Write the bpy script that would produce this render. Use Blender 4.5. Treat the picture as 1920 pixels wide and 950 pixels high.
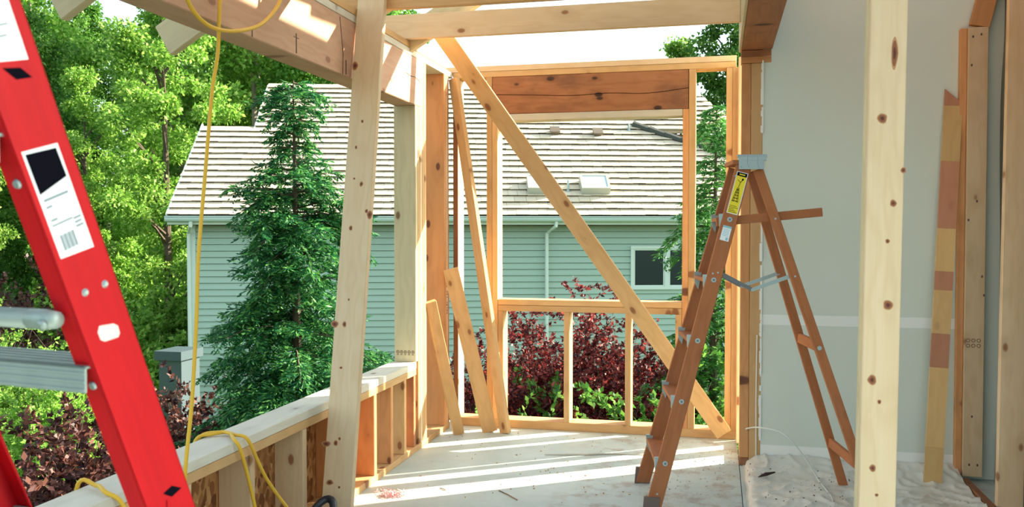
import bpy, bmesh, math, random
import numpy as np
from mathutils import Vector, Matrix, Quaternion
for o in list(bpy.data.objects): bpy.data.objects.remove(o)
scene = bpy.context.scene
COL = scene.collection
R = math.radians

# ---------------------------------------------------------------- camera, sky, sun, exposure
YAW = math.atan(385/1650); PITCH = math.atan(45/1650)
cd = bpy.data.cameras.new('camera'); cam = bpy.data.objects.new('camera', cd); COL.objects.link(cam)
cam.location = (0, 0, 1.35)
cam.rotation_euler = (math.pi/2 - PITCH, 0, YAW)
cd.sensor_width = 36; cd.lens = 36*1650/1920; cd.clip_end = 500; cd.clip_start = .05
cd.dof.use_dof = True; cd.dof.focus_distance = 6.0; cd.dof.aperture_fstop = 8
scene.camera = cam
TOSUN = Vector((1.55, 1.05, 1.0)).normalized()
w = bpy.data.worlds.new('sky'); scene.world = w; w.use_nodes = True
wn = w.node_tree.nodes; wl = w.node_tree.links
bg = wn['Background']
sky = wn.new('ShaderNodeTexSky'); sky.sky_type = 'NISHITA'; sky.sun_disc = False
sky.sun_elevation = math.asin(TOSUN.z); sky.sun_rotation = math.atan2(TOSUN.x, TOSUN.y)
sky.air_density = 1.0; sky.dust_density = 2.0; sky.ozone_density = 1.0
hz = wn.new('ShaderNodeHueSaturation'); hz.inputs['Saturation'].default_value = .50     # pale summer haze
tn = wn.new('ShaderNodeMix'); tn.data_type = 'RGBA'; tn.blend_type = 'MULTIPLY'; tn.inputs[0].default_value = 1; tn.inputs[7].default_value = (.90, 1.0, .95, 1)
wl.new(sky.outputs[0], hz.inputs['Color']); wl.new(hz.outputs[0], tn.inputs[6]); wl.new(tn.outputs[2], bg.inputs[0]); bg.inputs[1].default_value = 0.33
sd = bpy.data.lights.new('sun', 'SUN'); sun = bpy.data.objects.new('sun', sd); COL.objects.link(sun)
sd.energy = 15.0; sd.angle = R(.6); sd.color = (1.0, .87, .68)
sun.rotation_euler = TOSUN.to_track_quat('Z', 'Y').to_euler()
sun.location = (10, 8, 9)
scene.view_settings.view_transform = 'Standard'; scene.view_settings.look = 'None'
scene.view_settings.gamma = 1; scene.view_settings.use_curve_mapping = False
scene.view_settings.exposure = 0.5

# ---------------------------------------------------------------- materials
class NT:
    def __init__(s, name, rough=.6, spec=.3):
        m = bpy.data.materials.new(name); m.use_nodes = True
        s.m = m; s.t = m.node_tree; s.b = s.t.nodes['Principled BSDF']
        s.b.inputs['Roughness'].default_value = rough
        s.b.inputs['Specular IOR Level'].default_value = spec
    def n(s, typ, **kw):
        x = s.t.nodes.new(typ)
        for k, v in kw.items():
            if k.startswith('i_'):
                key = k[2:]; key = int(key) if key.isdigit() else key.replace('_', ' ')
                x.inputs[key].default_value = v
            else: setattr(x, k, v)
        return x
    def l(s, a, b): s.t.links.new(a, b)
    def math(s, op, a, b=None, clamp=False):
        x = s.n('ShaderNodeMath', operation=op, use_clamp=clamp)
        for i, v in enumerate((a, b)):
            if v is None: continue
            if isinstance(v, (int, float)): x.inputs[i].default_value = v
            else: s.l(v, x.inputs[i])
        return x.outputs[0]
    def mix(s, f, a, b, mode='MIX'):
        x = s.n('ShaderNodeMix', data_type='RGBA', blend_type=mode)
        for i, v in ((0, f), (6, a), (7, b)):
            if isinstance(v, (int, float)): x.inputs[i].default_value = v
            elif isinstance(v, tuple): x.inputs[i].default_value = (*v, 1) if len(v) == 3 else v
            else: s.l(v, x.inputs[i])
        return x.outputs[2]
    def ramp(s, f, stops, interp='LINEAR'):
        x = s.n('ShaderNodeValToRGB'); r = x.color_ramp; r.interpolation = interp
        while len(r.elements) < len(stops): r.elements.new(.5)
        for e, (p, c) in zip(r.elements, stops):
            e.position = p; e.color = (*c, 1) if isinstance(c, tuple) else (c, c, c, 1)
        s.l(f, x.inputs[0]); return x.outputs[0]
    def scaled(s, v, sc, off=None):
        x = s.n('ShaderNodeMapping'); x.inputs['Scale'].default_value = sc; s.l(v, x.inputs[0])
        if off is not None: s.l(off, x.inputs['Location'])
        return x.outputs[0]
    def noise(s, v, scale=5, detail=3, rough=.5, dist=0):
        x = s.n('ShaderNodeTexNoise'); x.inputs['Scale'].default_value = scale; x.inputs['Detail'].default_value = detail
        x.inputs['Roughness'].default_value = rough; x.inputs['Distortion'].default_value = dist
        if v is not None: s.l(v, x.inputs['Vector'])
        return x.outputs[0]
    def bump(s, h, strength=.3, dist=.01):
        x = s.n('ShaderNodeBump'); x.inputs['Strength'].default_value = strength; x.inputs['Distance'].default_value = dist
        s.l(h, x.inputs['Height']); s.l(x.outputs[0], s.b.inputs['Normal'])
    def base(s, c):
        if isinstance(c, tuple): s.b.inputs['Base Color'].default_value = (*c, 1)
        else: s.l(c, s.b.inputs['Base Color'])

def plain(name, c, rough=.6, metal=0, spec=.3):
    k = NT(name, rough, spec); k.base(c); k.b.inputs['Metallic'].default_value = metal; return k.m

def wood(name, light, dark, knot=(.16, .07, .03), knots=1.0, tint=.12, stain=0.0, staincol=(.2, .13, .1)):
    k = NT(name, .62, .25)
    tc = k.n('ShaderNodeTexCoord'); oi = k.n('ShaderNodeObjectInfo')
    rnd = oi.outputs['Random']
    cb = k.n('ShaderNodeCombineXYZ')
    k.l(k.math('MULTIPLY', rnd, 37.0), cb.inputs[0]); k.l(k.math('MULTIPLY', rnd, 71.0), cb.inputs[1]); k.l(k.math('MULTIPLY', rnd, 53.0), cb.inputs[2])
    ad = k.n('ShaderNodeVectorMath', operation='ADD'); k.l(tc.outputs['Object'], ad.inputs[0]); k.l(cb.outputs[0], ad.inputs[1])
    v = ad.outputs[0]
    # knots
    vv = k.scaled(v, (9.0, 2.2, 5.0))
    vo = k.n('ShaderNodeTexVoronoi'); vo.inputs['Scale'].default_value = 1.0; k.l(vv, vo.inputs['Vector'])
    d = vo.outputs['Distance']
    kn = k.ramp(d, [(0.0, 1.0), (.11, .9), (.155, 0.0)])
    halo = k.ramp(d, [(0.0, 1.0), (.34, 0.0)])
    # grain lines, bent around the knots
    g1 = k.noise(k.scaled(v, (9, 9, .55)), 1.0, 2, .5, .3)
    bend = k.math('ADD', k.math('MULTIPLY', g1, 34.0), k.math('MULTIPLY', d, 9.0))
    rings = k.math('MULTIPLY', k.math('ADD', k.math('SINE', bend), 1.0), .5)
    fine = k.noise(k.scaled(v, (160, 160, 3.0)), 1.0, 3, .6)
    mid = k.noise(k.scaled(v, (14, 14, 1.2)), 1.0, 3, .6)
    f = k.math('ADD', k.math('MULTIPLY', k.math('POWER', rings, 2.0), .22), k.math('MULTIPLY', fine, .34))
    f = k.math('ADD', f, k.math('MULTIPLY', k.math('SUBTRACT', mid, .5), .7), True)
    c = k.mix(f, light, dark)
    c = k.mix(k.math('MULTIPLY', halo, .38*knots, True), c, tuple(x*.62 for x in dark))
    c = k.mix(k.math('MULTIPLY', kn, knots, True), c, knot)
    if stain:
        s_ = k.ramp(k.noise(k.scaled(v, (5, 5, 2.0)), 1.0, 4, .65), [(.50, 0.0), (.66, 1.0)])
        c = k.mix(k.math('MULTIPLY', s_, stain), c, staincol)
    val = k.math('ADD', k.math('MULTIPLY', rnd, tint*2), 1.0 - tint)
    hs = k.n('ShaderNodeHueSaturation'); k.l(c, hs.inputs['Color']); k.l(val, hs.inputs['Value'])
    k.base(hs.outputs[0])
    k.bump(k.math('SUBTRACT', fine, k.math('MULTIPLY', kn, .5)), .18, .002)
    return k.m

PINE = wood('pine_pale', (.72, .53, .33), (.56, .35, .17), (.30, .12, .05))
PINE2 = wood('pine_clear', (.72, .55, .35), (.58, .39, .21), (.30, .12, .05), 0.0, .05)
STUD = wood('fir_golden', (.66, .41, .19), (.50, .27, .10), (.26, .10, .04))
FIR = wood('fir_orange', (.62, .30, .12), (.42, .17, .06), (.12, .04, .02), stain=.12)
BROWN = wood('fir_brown_weathered', (.40, .17, .075), (.22, .08, .035), (.04, .02, .015), stain=.5, staincol=(.09, .045, .03))
HEAD = wood('beam_pink_fir', (.66, .40, .26), (.48, .25, .15), (.24, .09, .05), .7, stain=.22, staincol=(.42, .22, .15))
PALE = wood('pine_greenish', (.62, .52, .32), (.46, .37, .20), (.18, .09, .04))
GREY = wood('plate_greyed', (.64, .60, .50), (.52, .45, .34), (.25, .16, .1), stain=.3, staincol=(.5, .47, .42))
LADW = wood('ladder_varnished_wood', (.46, .165, .06), (.28, .085, .03), (.16, .05, .02), .25, stain=.25, staincol=(.30, .15, .09))
SHAFT = wood('moulding_reddish', (.55, .25, .14), (.42, .17, .09), (.3, .12, .06), .2)
JGOLD = wood('moulding_golden', (.68, .43, .18), (.55, .32, .12), (.3, .15, .06), .3)
RED = None
def mk_red():
    k = NT('red_fibreglass', .55, .2)
    tc = k.n('ShaderNodeTexCoord')
    n = k.noise(k.scaled(tc.outputs['Object'], (60, 60, 6)), 1.0, 3)
    k.base(k.mix(k.ramp(n, [(.35, 0.0), (.75, 1.0)]), (.50, .004, .009), (.42, .003, .008)))
    k.bump(n, .08, .002); return k.m
RED = mk_red()
def mk_alu():
    k = NT('dull_aluminium', .5, .4); k.b.inputs['Metallic'].default_value = .4
    tc = k.n('ShaderNodeTexCoord')
    n = k.noise(k.scaled(tc.outputs['Object'], (30, 30, 30)), 1.0, 4)
    k.base(k.mix(n, (.26, .33, .31), (.38, .45, .42)))
    k.bump(n, .1, .002); return k.m
ALU = mk_alu()
GALV = plain('galvanised_steel', (.36, .44, .44), .42, .6, .5)
DARKM = plain('dark_steel', (.16, .17, .18), .4, .8, .5)
BLACK = plain('black_print', (.004, .004, .008), .9, 0, .03)
WHITE = plain('white_label', (.82, .86, .88), .5)
INK = plain('grey_ink', (.22, .27, .30), .6)
INKL = plain('light_grey_ink', (.50, .56, .58), .6)
YELL = plain('yellow_label', (.85, .68, .03), .45)
BLUEP = plain('blue_print', (.25, .55, .62), .5)
STAMP = plain('stamp_ink', (.12, .07, .05), .8)
PURP = plain('purple_ink', (.16, .03, .07), .8)
HOSE = plain('yellow_rubber', (.72, .42, .03), .42, 0, .4)
RUBB = plain('black_rubber', (.02, .022, .028), .35, 0, .5)
CABLE = plain('white_cable_plastic', (.62, .66, .60), .4)

def mk_floor():
    k = NT('dusty_subfloor', .55, .35)
    tc = k.n('ShaderNodeTexCoord'); v = tc.outputs['Object']
    a = k.noise(v, 2.2, 6, .6); b = k.noise(v, 11, 5, .65); c = k.noise(v, 60, 4, .7)
    col = k.mix(k.ramp(a, [(.35, 0.0), (.68, 1.0)]), (.45, .54, .50), (.60, .68, .63))
    col = k.mix(k.math('MULTIPLY', k.ramp(b, [(.5, 0.0), (.68, 1.0)]), .25), col, (.46, .47, .42))
    sx = k.n('ShaderNodeSeparateXYZ'); k.l(v, sx.inputs[0])
    near = k.ramp(sx.outputs[0], [(0.0, 0.0), (.25, 1.0)])   # dirt swept towards the jamb (x about 0.1)
    dirt = k.math('MULTIPLY', k.ramp(k.noise(v, 7, 6, .75), [(.50, 0.0), (.62, 1.0)]), .55)
    col = k.mix(k.math('MULTIPLY', dirt, near), col, (.30, .20, .13))
    sp = k.ramp(c, [(.68, 0.0), (.74, 1.0)])
    col = k.mix(k.math('MULTIPLY', sp, .6), col, (.24, .17, .11))
    k.base(col); k.bump(b, .25, .004); return k.m
FLOOR = mk_floor()
def mk_drywall():
    k = NT('drywall_grey_green', .85, .15)
    tc = k.n('ShaderNodeTexCoord'); v = tc.outputs['Object']
    a = k.noise(v, .9, 4, .6); b = k.noise(k.scaled(v, (14, 14, 1.5)), 1.0, 3)
    col = k.mix(a, (.62, .68, .58), (.72, .76, .67))
    col = k.mix(k.math('MULTIPLY', b, .25), col, (.60, .64, .56))
    k.base(col); k.bump(k.noise(v, 40, 4), .06, .002); return k.m
DRY = mk_drywall()
TAPE = plain('joint_compound', (.84, .85, .79), .8)
def mk_film():
    k = NT('plastic_film', .35, .5)
    tc = k.n('ShaderNodeTexCoord'); v = tc.outputs['Object']
    a = k.noise(v, 5, 6, .65)
    d = k.ramp(k.noise(v, 16, 6, .75), [(.57, 0.0), (.66, 1.0)])
    col = k.mix(a, (.58, .56, .47), (.78, .78, .70))
    col = k.mix(k.math('MULTIPLY', d, .45), col, (.34, .27, .20))
    k.base(col); k.bump(k.noise(v, 30, 4), .3, .006); return k.m
FILM = mk_film()
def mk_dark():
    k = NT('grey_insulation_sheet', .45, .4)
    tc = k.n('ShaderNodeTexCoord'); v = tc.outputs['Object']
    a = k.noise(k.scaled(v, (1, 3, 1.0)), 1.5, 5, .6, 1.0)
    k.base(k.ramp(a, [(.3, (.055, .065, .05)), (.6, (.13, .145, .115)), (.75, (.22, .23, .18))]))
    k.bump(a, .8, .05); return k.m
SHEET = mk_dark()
def mk_osb():
    k = NT('strand_board', .7, .2)
    tc = k.n('ShaderNodeTexCoord'); v = k.scaled(tc.outputs['Object'], (1, 1, 1.6))
    vo = k.n('ShaderNodeTexVoronoi'); vo.inputs['Scale'].default_value = 26
    k.l(v, vo.inputs['Vector'])
    c = k.ramp(vo.outputs['Color'], [(.1, (.16, .055, .02)), (.45, (.36, .15, .05)), (.7, (.50, .24, .09)), (.95, (.62, .36, .15))])
    k.base(c); k.bump(vo.outputs['Distance'], .5, .004); return k.m
OSB = mk_osb()
def mk_shake():
    k = NT('roof_shake', .85, .1)
    tc = k.n('ShaderNodeTexCoord'); v = tc.outputs['Object']
    g = k.n('ShaderNodeNewGeometry'); oi = k.n('ShaderNodeObjectInfo')
    rr = k.math('FRACT', k.math('ADD', g.outputs['Random Per Island'], oi.outputs['Random']))
    col = k.mix(rr, (.72, .62, .45), (.84, .74, .56))
    col = k.mix(k.math('MULTIPLY', k.noise(v, 18, 4), .3), col, (.44, .36, .27))
    k.base(col); return k.m
SHAKE = mk_shake()
SIDING = plain('siding_paint', (.39, .53, .44), .7)
TRIMW = plain('white_green_trim', (.66, .76, .69), .55)
GUTT = plain('gutter_paint', (.50, .63, .56), .45)
UNDER = plain('felt_and_lap_shade', (.03, .026, .022), .95)
SOFF = plain('soffit_brown', (.22, .17, .11), .8)
TAN = plain('tan_stucco', (.48, .36, .22), .8)
def mk_glass():
    k = NT('window_glass', .04, .6); k.base((.012, .03, .028)); k.b.inputs['Coat Weight'].default_value = .3; return k.m
GLASS = mk_glass()
def mk_sky_glass():
    k = NT('skylight_glass', .08, .8); k.base((.42, .58, .62)); k.b.inputs['Coat Weight'].default_value = .6; return k.m
SKYG = mk_sky_glass()
def leafmat(name, c1, c2, c3, trans=.45, rough=.5):
    m = bpy.data.materials.new(name); m.use_nodes = True; t = m.node_tree
    for n in list(t.nodes): t.nodes.remove(n)
    out = t.nodes.new('ShaderNodeOutputMaterial')
    g = t.nodes.new('ShaderNodeNewGeometry'); r = t.nodes.new('ShaderNodeValToRGB'); e = r.color_ramp
    e.elements.new(.5)
    for el, p, c in zip(e.elements, (0, .5, 1), (c1, c2, c3)): el.position = p; el.color = (*c, 1)
    t.links.new(g.outputs['Random Per Island'], r.inputs[0])
    oi = t.nodes.new('ShaderNodeObjectInfo'); hs = t.nodes.new('ShaderNodeHueSaturation')
    mr = t.nodes.new('ShaderNodeMapRange'); mr.inputs[3].default_value = .8; mr.inputs[4].default_value = 1.2
    t.links.new(oi.outputs['Random'], mr.inputs[0]); t.links.new(mr.outputs[0], hs.inputs['Value'])
    t.links.new(r.outputs[0], hs.inputs['Color'])
    d = t.nodes.new('ShaderNodeBsdfPrincipled'); d.inputs['Roughness'].default_value = rough; d.inputs['Specular IOR Level'].default_value = .35
    tr = t.nodes.new('ShaderNodeBsdfTranslucent'); mx = t.nodes.new('ShaderNodeMixShader'); mx.inputs[0].default_value = trans
    t.links.new(hs.outputs[0], d.inputs['Base Color']); t.links.new(hs.outputs[0], tr.inputs[0])
    t.links.new(d.outputs[0], mx.inputs[1]); t.links.new(tr.outputs[0], mx.inputs[2]); t.links.new(mx.outputs[0], out.inputs[0])
    return m
LF_BRIGHT = leafmat('leaf_bright_green', (.10, .26, .03), (.22, .44, .06), (.42, .60, .14))
LF_MID = leafmat('leaf_mid_green', (.04, .15, .02), (.10, .27, .035), (.22, .42, .08))
LF_CON = leafmat('conifer_green', (.006, .06, .022), (.018, .13, .038), (.12, .33, .07), .35)
LF_CON2 = leafmat('conifer_lime', (.03, .13, .03), (.06, .22, .045), (.16, .38, .08), .35)
LF_RED = leafmat('leaf_purple_red', (.045, .009, .013), (.10, .017, .018), (.42, .065, .05), .4)
LF_DPURP = leafmat('leaf_dark_purple', (.04, .014, .018), (.08, .03, .025), (.22, .09, .06), .3)
BARK = plain('bark', (.10, .075, .055), .9)
BARKL = plain('pale_bark', (.38, .30, .24), .9)
def mk_ground():
    k = NT('lawn_and_soil', .95, .1)
    tc = k.n('ShaderNodeTexCoord'); v = tc.outputs['Object']
    a = k.noise(v, .35, 4, .6); b = k.noise(v, 9, 5, .7)
    col = k.mix(b, (.06, .15, .02), (.17, .33, .05))
    col = k.mix(k.ramp(a, [(.40, 0.0), (.52, 1.0)]), col, (.05, .06, .03))
    k.base(col); k.bump(b, .6, .06); return k.m
GROUND = mk_ground()

# ---------------------------------------------------------------- helpers
WM = {}
def put(name, me, M=None, parent=None, **props):
    o = bpy.data.objects.new(name, me); COL.objects.link(o)
    M = M or Matrix.Identity(4)
    if parent is not None:
        o.parent = parent; o.matrix_basis = WM[parent.name].inverted() @ M
    else: o.matrix_basis = M
    WM[o.name] = M.copy()
    for k_, v_ in props.items(): o[k_] = v_
    return o
def tag(o, label=None, cat=None, group=None, kind=None):
    if label: o['label'] = label
    if cat: o['category'] = cat
    if group: o['group'] = group
    if kind: o['kind'] = kind
    return o
def empty(name, loc, rz=0):
    o = put(name, None, Matrix.Translation(loc) @ Matrix.Rotation(rz, 4, 'Z')); o.empty_display_size = .1; return o
class MB:
    def __init__(s): s.v = []; s.f = []; s.mi = []; s.cur = 0
    def add(s, vs, fs):
        b = len(s.v); s.v += [tuple(p) for p in vs]
        for f in fs: s.f.append([b+i for i in f]); s.mi.append(s.cur)
    def box(s, a, b, M=None):
        (x0, y0, z0), (x1, y1, z1) = a, b
        vs = [Vector(p) for p in ((x0,y0,z0),(x1,y0,z0),(x1,y1,z0),(x0,y1,z0),(x0,y0,z1),(x1,y0,z1),(x1,y1,z1),(x0,y1,z1))]
        if M: vs = [M @ p for p in vs]
        s.add(vs, [(3,2,1,0),(4,5,6,7),(0,1,5,4),(1,2,6,5),(2,3,7,6),(3,0,4,7)]); return s
    def prism(s, poly, z0, z1, M=None):
        n = len(poly); vs = [Vector((x, y, z0)) for x, y in poly] + [Vector((x, y, z1)) for x, y in poly]
        if M: vs = [M @ p for p in vs]
        s.add(vs, [list(range(n))[::-1], list(range(n, 2*n))] + [(i, (i+1) % n, n+(i+1) % n, n+i) for i in range(n)]); return s
    def tube(s, pts, r, n=8, caps=True, smooth=False):
        pts = [Vector(p) for p in pts]
        rs = r if isinstance(r, (list, tuple)) else [r]*len(pts)
        up = Vector((0, 0, 1)); vs = []; fs = []; prev = None
        for i, p in enumerate(pts):
            t = (pts[min(i+1, len(pts)-1)] - pts[max(i-1, 0)]).normalized()
            if prev is None:
                a = t.cross(up)
                if a.length < .1: a = t.cross(Vector((1, 0, 0)))
            else: a = prev - t*prev.dot(t)
            a.normalize(); prev = a; b = t.cross(a)
            for k in range(n):
                an = 2*math.pi*k/n; vs.append(p + (a*math.cos(an) + b*math.sin(an))*rs[i])
        for i in range(len(pts)-1):
            for k in range(n): fs.append((i*n+k, i*n+(k+1) % n, (i+1)*n+(k+1) % n, (i+1)*n+k))
        if caps: fs.append(list(range(n))[::-1]); fs.append([(len(pts)-1)*n+k for k in range(n)])
        s.add(vs, fs); return s
    def mesh(s, name, mats, bevel=0, smooth=False):
        me = bpy.data.meshes.new(name); me.from_pydata(s.v, [], s.f)
        for m in (mats if isinstance(mats, (list, tuple)) else [mats]): me.materials.append(m)
        me.polygons.foreach_set('material_index', s.mi)
        if bevel:
            bm = bmesh.new(); bm.from_mesh(me)
            bmesh.ops.bevel(bm, geom=bm.edges[:], offset=bevel, segments=1, affect='EDGES', clamp_overlap=True)
            bm.to_mesh(me); bm.free()
        if smooth: me.polygons.foreach_set('use_smooth', [True]*len(me.polygons))
        me.update(); return me
    def build(s, name, mats, parent=None, M=None, bevel=0, smooth=False, **p):
        return put(name, s.mesh(name, mats, bevel, smooth), M, parent, **p)
def spline(pts, n=8):
    pts = [Vector(p) for p in pts]; out = []
    for i in range(len(pts)-1):
        p0 = pts[max(i-1, 0)]; p1 = pts[i]; p2 = pts[i+1]; p3 = pts[min(i+2, len(pts)-1)]
        for k in range(n):
            t = k/n
            out.append(.5*((2*p1)+(p2-p0)*t+(2*p0-5*p1+4*p2-p3)*t*t+(3*p1-p0-3*p2+p3)*t**3))
    out.append(pts[-1]); return out
def frame(origin, zdir, xhint):
    z = Vector(zdir).normalized(); x = Vector(xhint); x = (x - z*x.dot(z)).normalized(); y = z.cross(x)
    M = Matrix((x, y, z)).transposed().to_4x4(); M.translation = Vector(origin); return M
def board(name, p0, p1, wdir, w, t, mat, parent=None, bevel=.0025, cuts=None, **p):
    """a plank whose centre line runs p0 -> p1; local Z along it, X across its width"""
    p0 = Vector(p0); p1 = Vector(p1); L = (p1-p0).length; M = frame(p0, p1-p0, wdir)
    m = MB().box((-w/2, -t/2, 0), (w/2, t/2, L))
    return m.build(name, mat, parent, M, bevel, **p)
def bxb(name, a, b, mat, parent=None, axis=None, bevel=.0025, **p):
    """an axis-aligned plank between two corners; its grain runs along its longest side"""
    a = Vector(a); b = Vector(b); d = b-a; c = (a+b)/2
    if axis is None: axis = max(range(3), key=lambda i: abs(d[i]))
    dirs = [Vector((1,0,0)), Vector((0,1,0)), Vector((0,0,1))]
    oth = [i for i in range(3) if i != axis]; wi = max(oth, key=lambda i: abs(d[i])); ti = [i for i in oth if i != wi][0]
    p0 = c - dirs[axis]*abs(d[axis])/2; p1 = c + dirs[axis]*abs(d[axis])/2
    return board(name, p0, p1, dirs[wi], abs(d[wi]), abs(d[ti]), mat, parent, bevel, **p)
S = .038

# ================================================================ SETTING
def structure(name, label, cat='wall', loc=(0, 0, 0)):
    return tag(empty(name, loc), label, cat, kind='structure')
fl = structure('floor', 'dusty pale grey subfloor of the room striped with sunlight', 'floor')
bxb('floor_slab', (-1.91, -1.0, -.25), (.128, 5.94, 0), FLOOR, fl, axis=1, bevel=0)
bxb('floor_slab', (.132, -1.0, -.25), (2.0, 5.55, -.003), FLOOR, fl, axis=1, bevel=0, label='older part of the floor under the plastic film')

# ---- left wall: low stud wall, long header beam, top plates
wlf = structure('wall_left', 'left stud wall with a low capped sill wall under a long pinkish header beam')
XI, XO = -1.77, -1.91
bxb('sole_plate', (XO, 1.9, 0), (XI, 5.72, S), STUD, wlf)
bxb('sill_plate', (XO, 1.95, .470), (XI, 5.035, .508), STUD, wlf)
bxb('sill_cap', (XO-.012, 1.95, .510), (XI+.002, 5.035, .548), GREY, wlf, label='greyed upper board of the sill cap')
for yy, mt in ((2.24, FIR), (2.66, PINE), (3.09, PINE), (3.54, PINE), (3.95, FIR), (4.365, FIR), (4.61, FIR), (4.825, STUD)):
    bxb('stud', (XO, yy, S), (XI-.001, yy+S, .470), mt, wlf)
sh = bxb('sheathing_panel', (XO-.013, 1.9, -.24), (XO-.001, 4.40, .508), OSB, wlf, axis=1)
bxb('trimmer', (XO, 4.999, S), (XI-.004, 5.035, .470), BROWN, wlf)
t1 = bxb('trimmer', (XO, 5.037, .548), (XI-.002, 5.075, 2.097), PALE, wlf, label='greenish trimmer stud with five round ink stamps at its foot')
bxb('trimmer', (XO, 5.077, S), (XI-.001, 5.113, 2.097), STUD, wlf)
m = MB()
for i in range(5):
    cx = XO+.022+i*.024; cz = .607; ring = [(cx+.0085*math.cos(a), 5.0365, cz+.0095*math.sin(a)) for a in np.linspace(0, 2*math.pi, 13)]
    m.tube(ring, .0014, 4, False); m.box((cx-.004, 5.0357, cz-.003), (cx+.004, 5.0368, cz)); m.box((cx-.004, 5.0357, cz+.002), (cx+.003, 5.0368, cz+.004)); m.box((cx-.008, 5.0357, cz-.018), (cx+.006, 5.0368, cz-.015))
m.build('ink_stamps', STAMP, t1)
for y0 in (5.116, 5.155, 5.195):
    bxb('king_stud', (XO, y0, S), (XI, y0+S-.001, 2.381), (PINE if y0 < 5.15 else STUD), wlf)
bxb('stud', (XO, 5.603, S), (XI, 5.641, 2.381), FIR, wlf, label='orange stud seen full face')
s2 = bxb('stud', (XO, 5.643, S), (XI, 5.681, 2.381), STUD, wlf)
bxb('stud', (XO, 5.683, S), (XI-.004, 5.72, 2.381), BROWN, wlf)
m = MB()
random.seed(4)
for i in range(13):
    if i in (3, 7): continue
    z = 1.0-.018*i; m.box((XI, 5.652, z), (XI+.001, 5.672, z+.004)); m.box((XI, 5.652+random.random()*.016, z), (XI+.001, 5.656+random.random()*.012, z+.012))
m.build('ink_lettering', PURP, s2)
hd = bxb('header_beam', (XO, 1.2, 2.097), (XI, 5.113, 2.380), HEAD, wlf, bevel=.004)
m = MB(); xf = XI+.0006
def smear(cy, cz, wy, wz): m.box((XI-.002, cy-wy/2, cz-wz/2), (xf, cy+wy/2, cz+wz/2))
smear(3.50, 2.150, .010, .085); smear(3.50, 2.175, .05, .003); smear(4.02, 2.14, .012, .07); smear(3.13, 2.115, .008, .03)
m.build('dark_marks', STAMP, hd)
m = MB(); m.tube([(xf, 4.87, 2.262), (xf, 4.95, 2.256), (xf, 5.02, 2.262), (xf, 5.112, 2.250)], .0016, 4); m.tube([(xf, 3.98, 2.10), (xf, 3.985, 2.2), (xf, 3.95, 2.37)], .0016, 4)
m.build('cracks', BLACK, hd)
bxb('top_plate', (XO, 1.2, 2.381), (XI, 5.80, 2.418), GREY, wlf)
bxb('top_plate', (XO, 1.2, 2.420), (XI, 5.655, 2.457), STUD, wlf)
bxb('fascia_strip', (XO-.05, 1.2, 2.40), (XO-.001, 5.5, 2.438), PINE, wlf)
# return of the low wall outwards at the near corner
stub = structure('wall_left_return', 'short return of the low sill wall at the bottom left corner')
board('sill_cap', (-1.93, 2.02, .530), (-2.9, 2.30, .530), (.27, 1, 0), .16, .038, GREY, stub)
board('sill_plate', (-1.93, 2.02, .489), (-2.9, 2.30, .489), (.27, 1, 0), .14, .038, STUD, stub)
for t_ in (.25, .65, .95):
    c = Vector((-1.93, 2.02, 0)).lerp(Vector((-2.9, 2.30, 0)), t_)
    board('stud', c, c+Vector((0, 0, .47)), (.27, 1, 0), .14, .038, PINE, stub)

# ---- back wall: framed window opening
wb = structure('wall_back', 'golden back wall frame around the open window with header and short cripple studs')
YB, YE = 5.80, 5.94
bxb('sole_plate', (-1.768, YB, 0), (.135, YE, S+.018), STUD, wb)
bxb('top_plate', (-1.768, YB, 2.381), (.112, YE, 2.418), STUD, wb)
bxb('top_plate', (-1.91, YB+.001, 2.420), (.112, YE, 2.457), PINE, wb)
Z0 = S+.018
def bs(name, x0, x1, z0, z1, mat, **p): return bxb(name, (x0, YB, z0), (x1, YE, z1), mat, wb, axis=2, **p)
bs('stud', -1.768, -1.738, Z0, 2.381, BROWN)
bs('stud', -1.737, -1.733, Z0, 2.381, PINE)  # pale sliver painted in for the sunlit side face of the corner stud
bs('king_stud', -1.531, -1.493, Z0, 2.381, STUD)
bs('trimmer', -1.492, -1.454, Z0, 2.083, STUD)
bs('cripple_stud', -1.452, -1.416, Z0, .797, STUD)
bs('cripple_stud', -.997, -.959, Z0, .797, STUD)
bs('cripple_stud', -.588, -.550, Z0, .797, STUD)
bs('cripple_stud', -.262, -.224, Z0, .797, STUD)
bxb('window_sill', (-1.452, YB-.001, .797), (-.223, YE, .836), STUD, wb)
bxb('window_sill', (-1.452, YB, .838), (-.223, YE, .876), STUD, wb)
hb = bxb('header_beam', (-1.491, YB+.002, 2.128), (-.186, YE, 2.380), BROWN, wb, bevel=.004, label='dark brown cracked header over the window opening')
m = MB(); yf = YB+.0015
m.tube(spline([(-1.49, yf, 2.262), (-1.2, yf, 2.250), (-.95, yf, 2.238), (-.7, yf, 2.246), (-.45, yf, 2.236), (-.187, yf, 2.262)], 5), .0018, 4)
m.build('crack', BLACK, hb)
bxb('header_plate', (-1.491, YB, 2.084), (-.224, YE, 2.127), GREY, wb)
bs('trimmer', -.222, -.184, Z0, 2.127, FIR)
bs('king_stud', -.183, -.140, Z0, 2.381, STUD)
bs('stud', .052, .088, Z0, 2.381, STUD)
bs('stud', .089, .126, Z0, 2.381, STUD)

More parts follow.
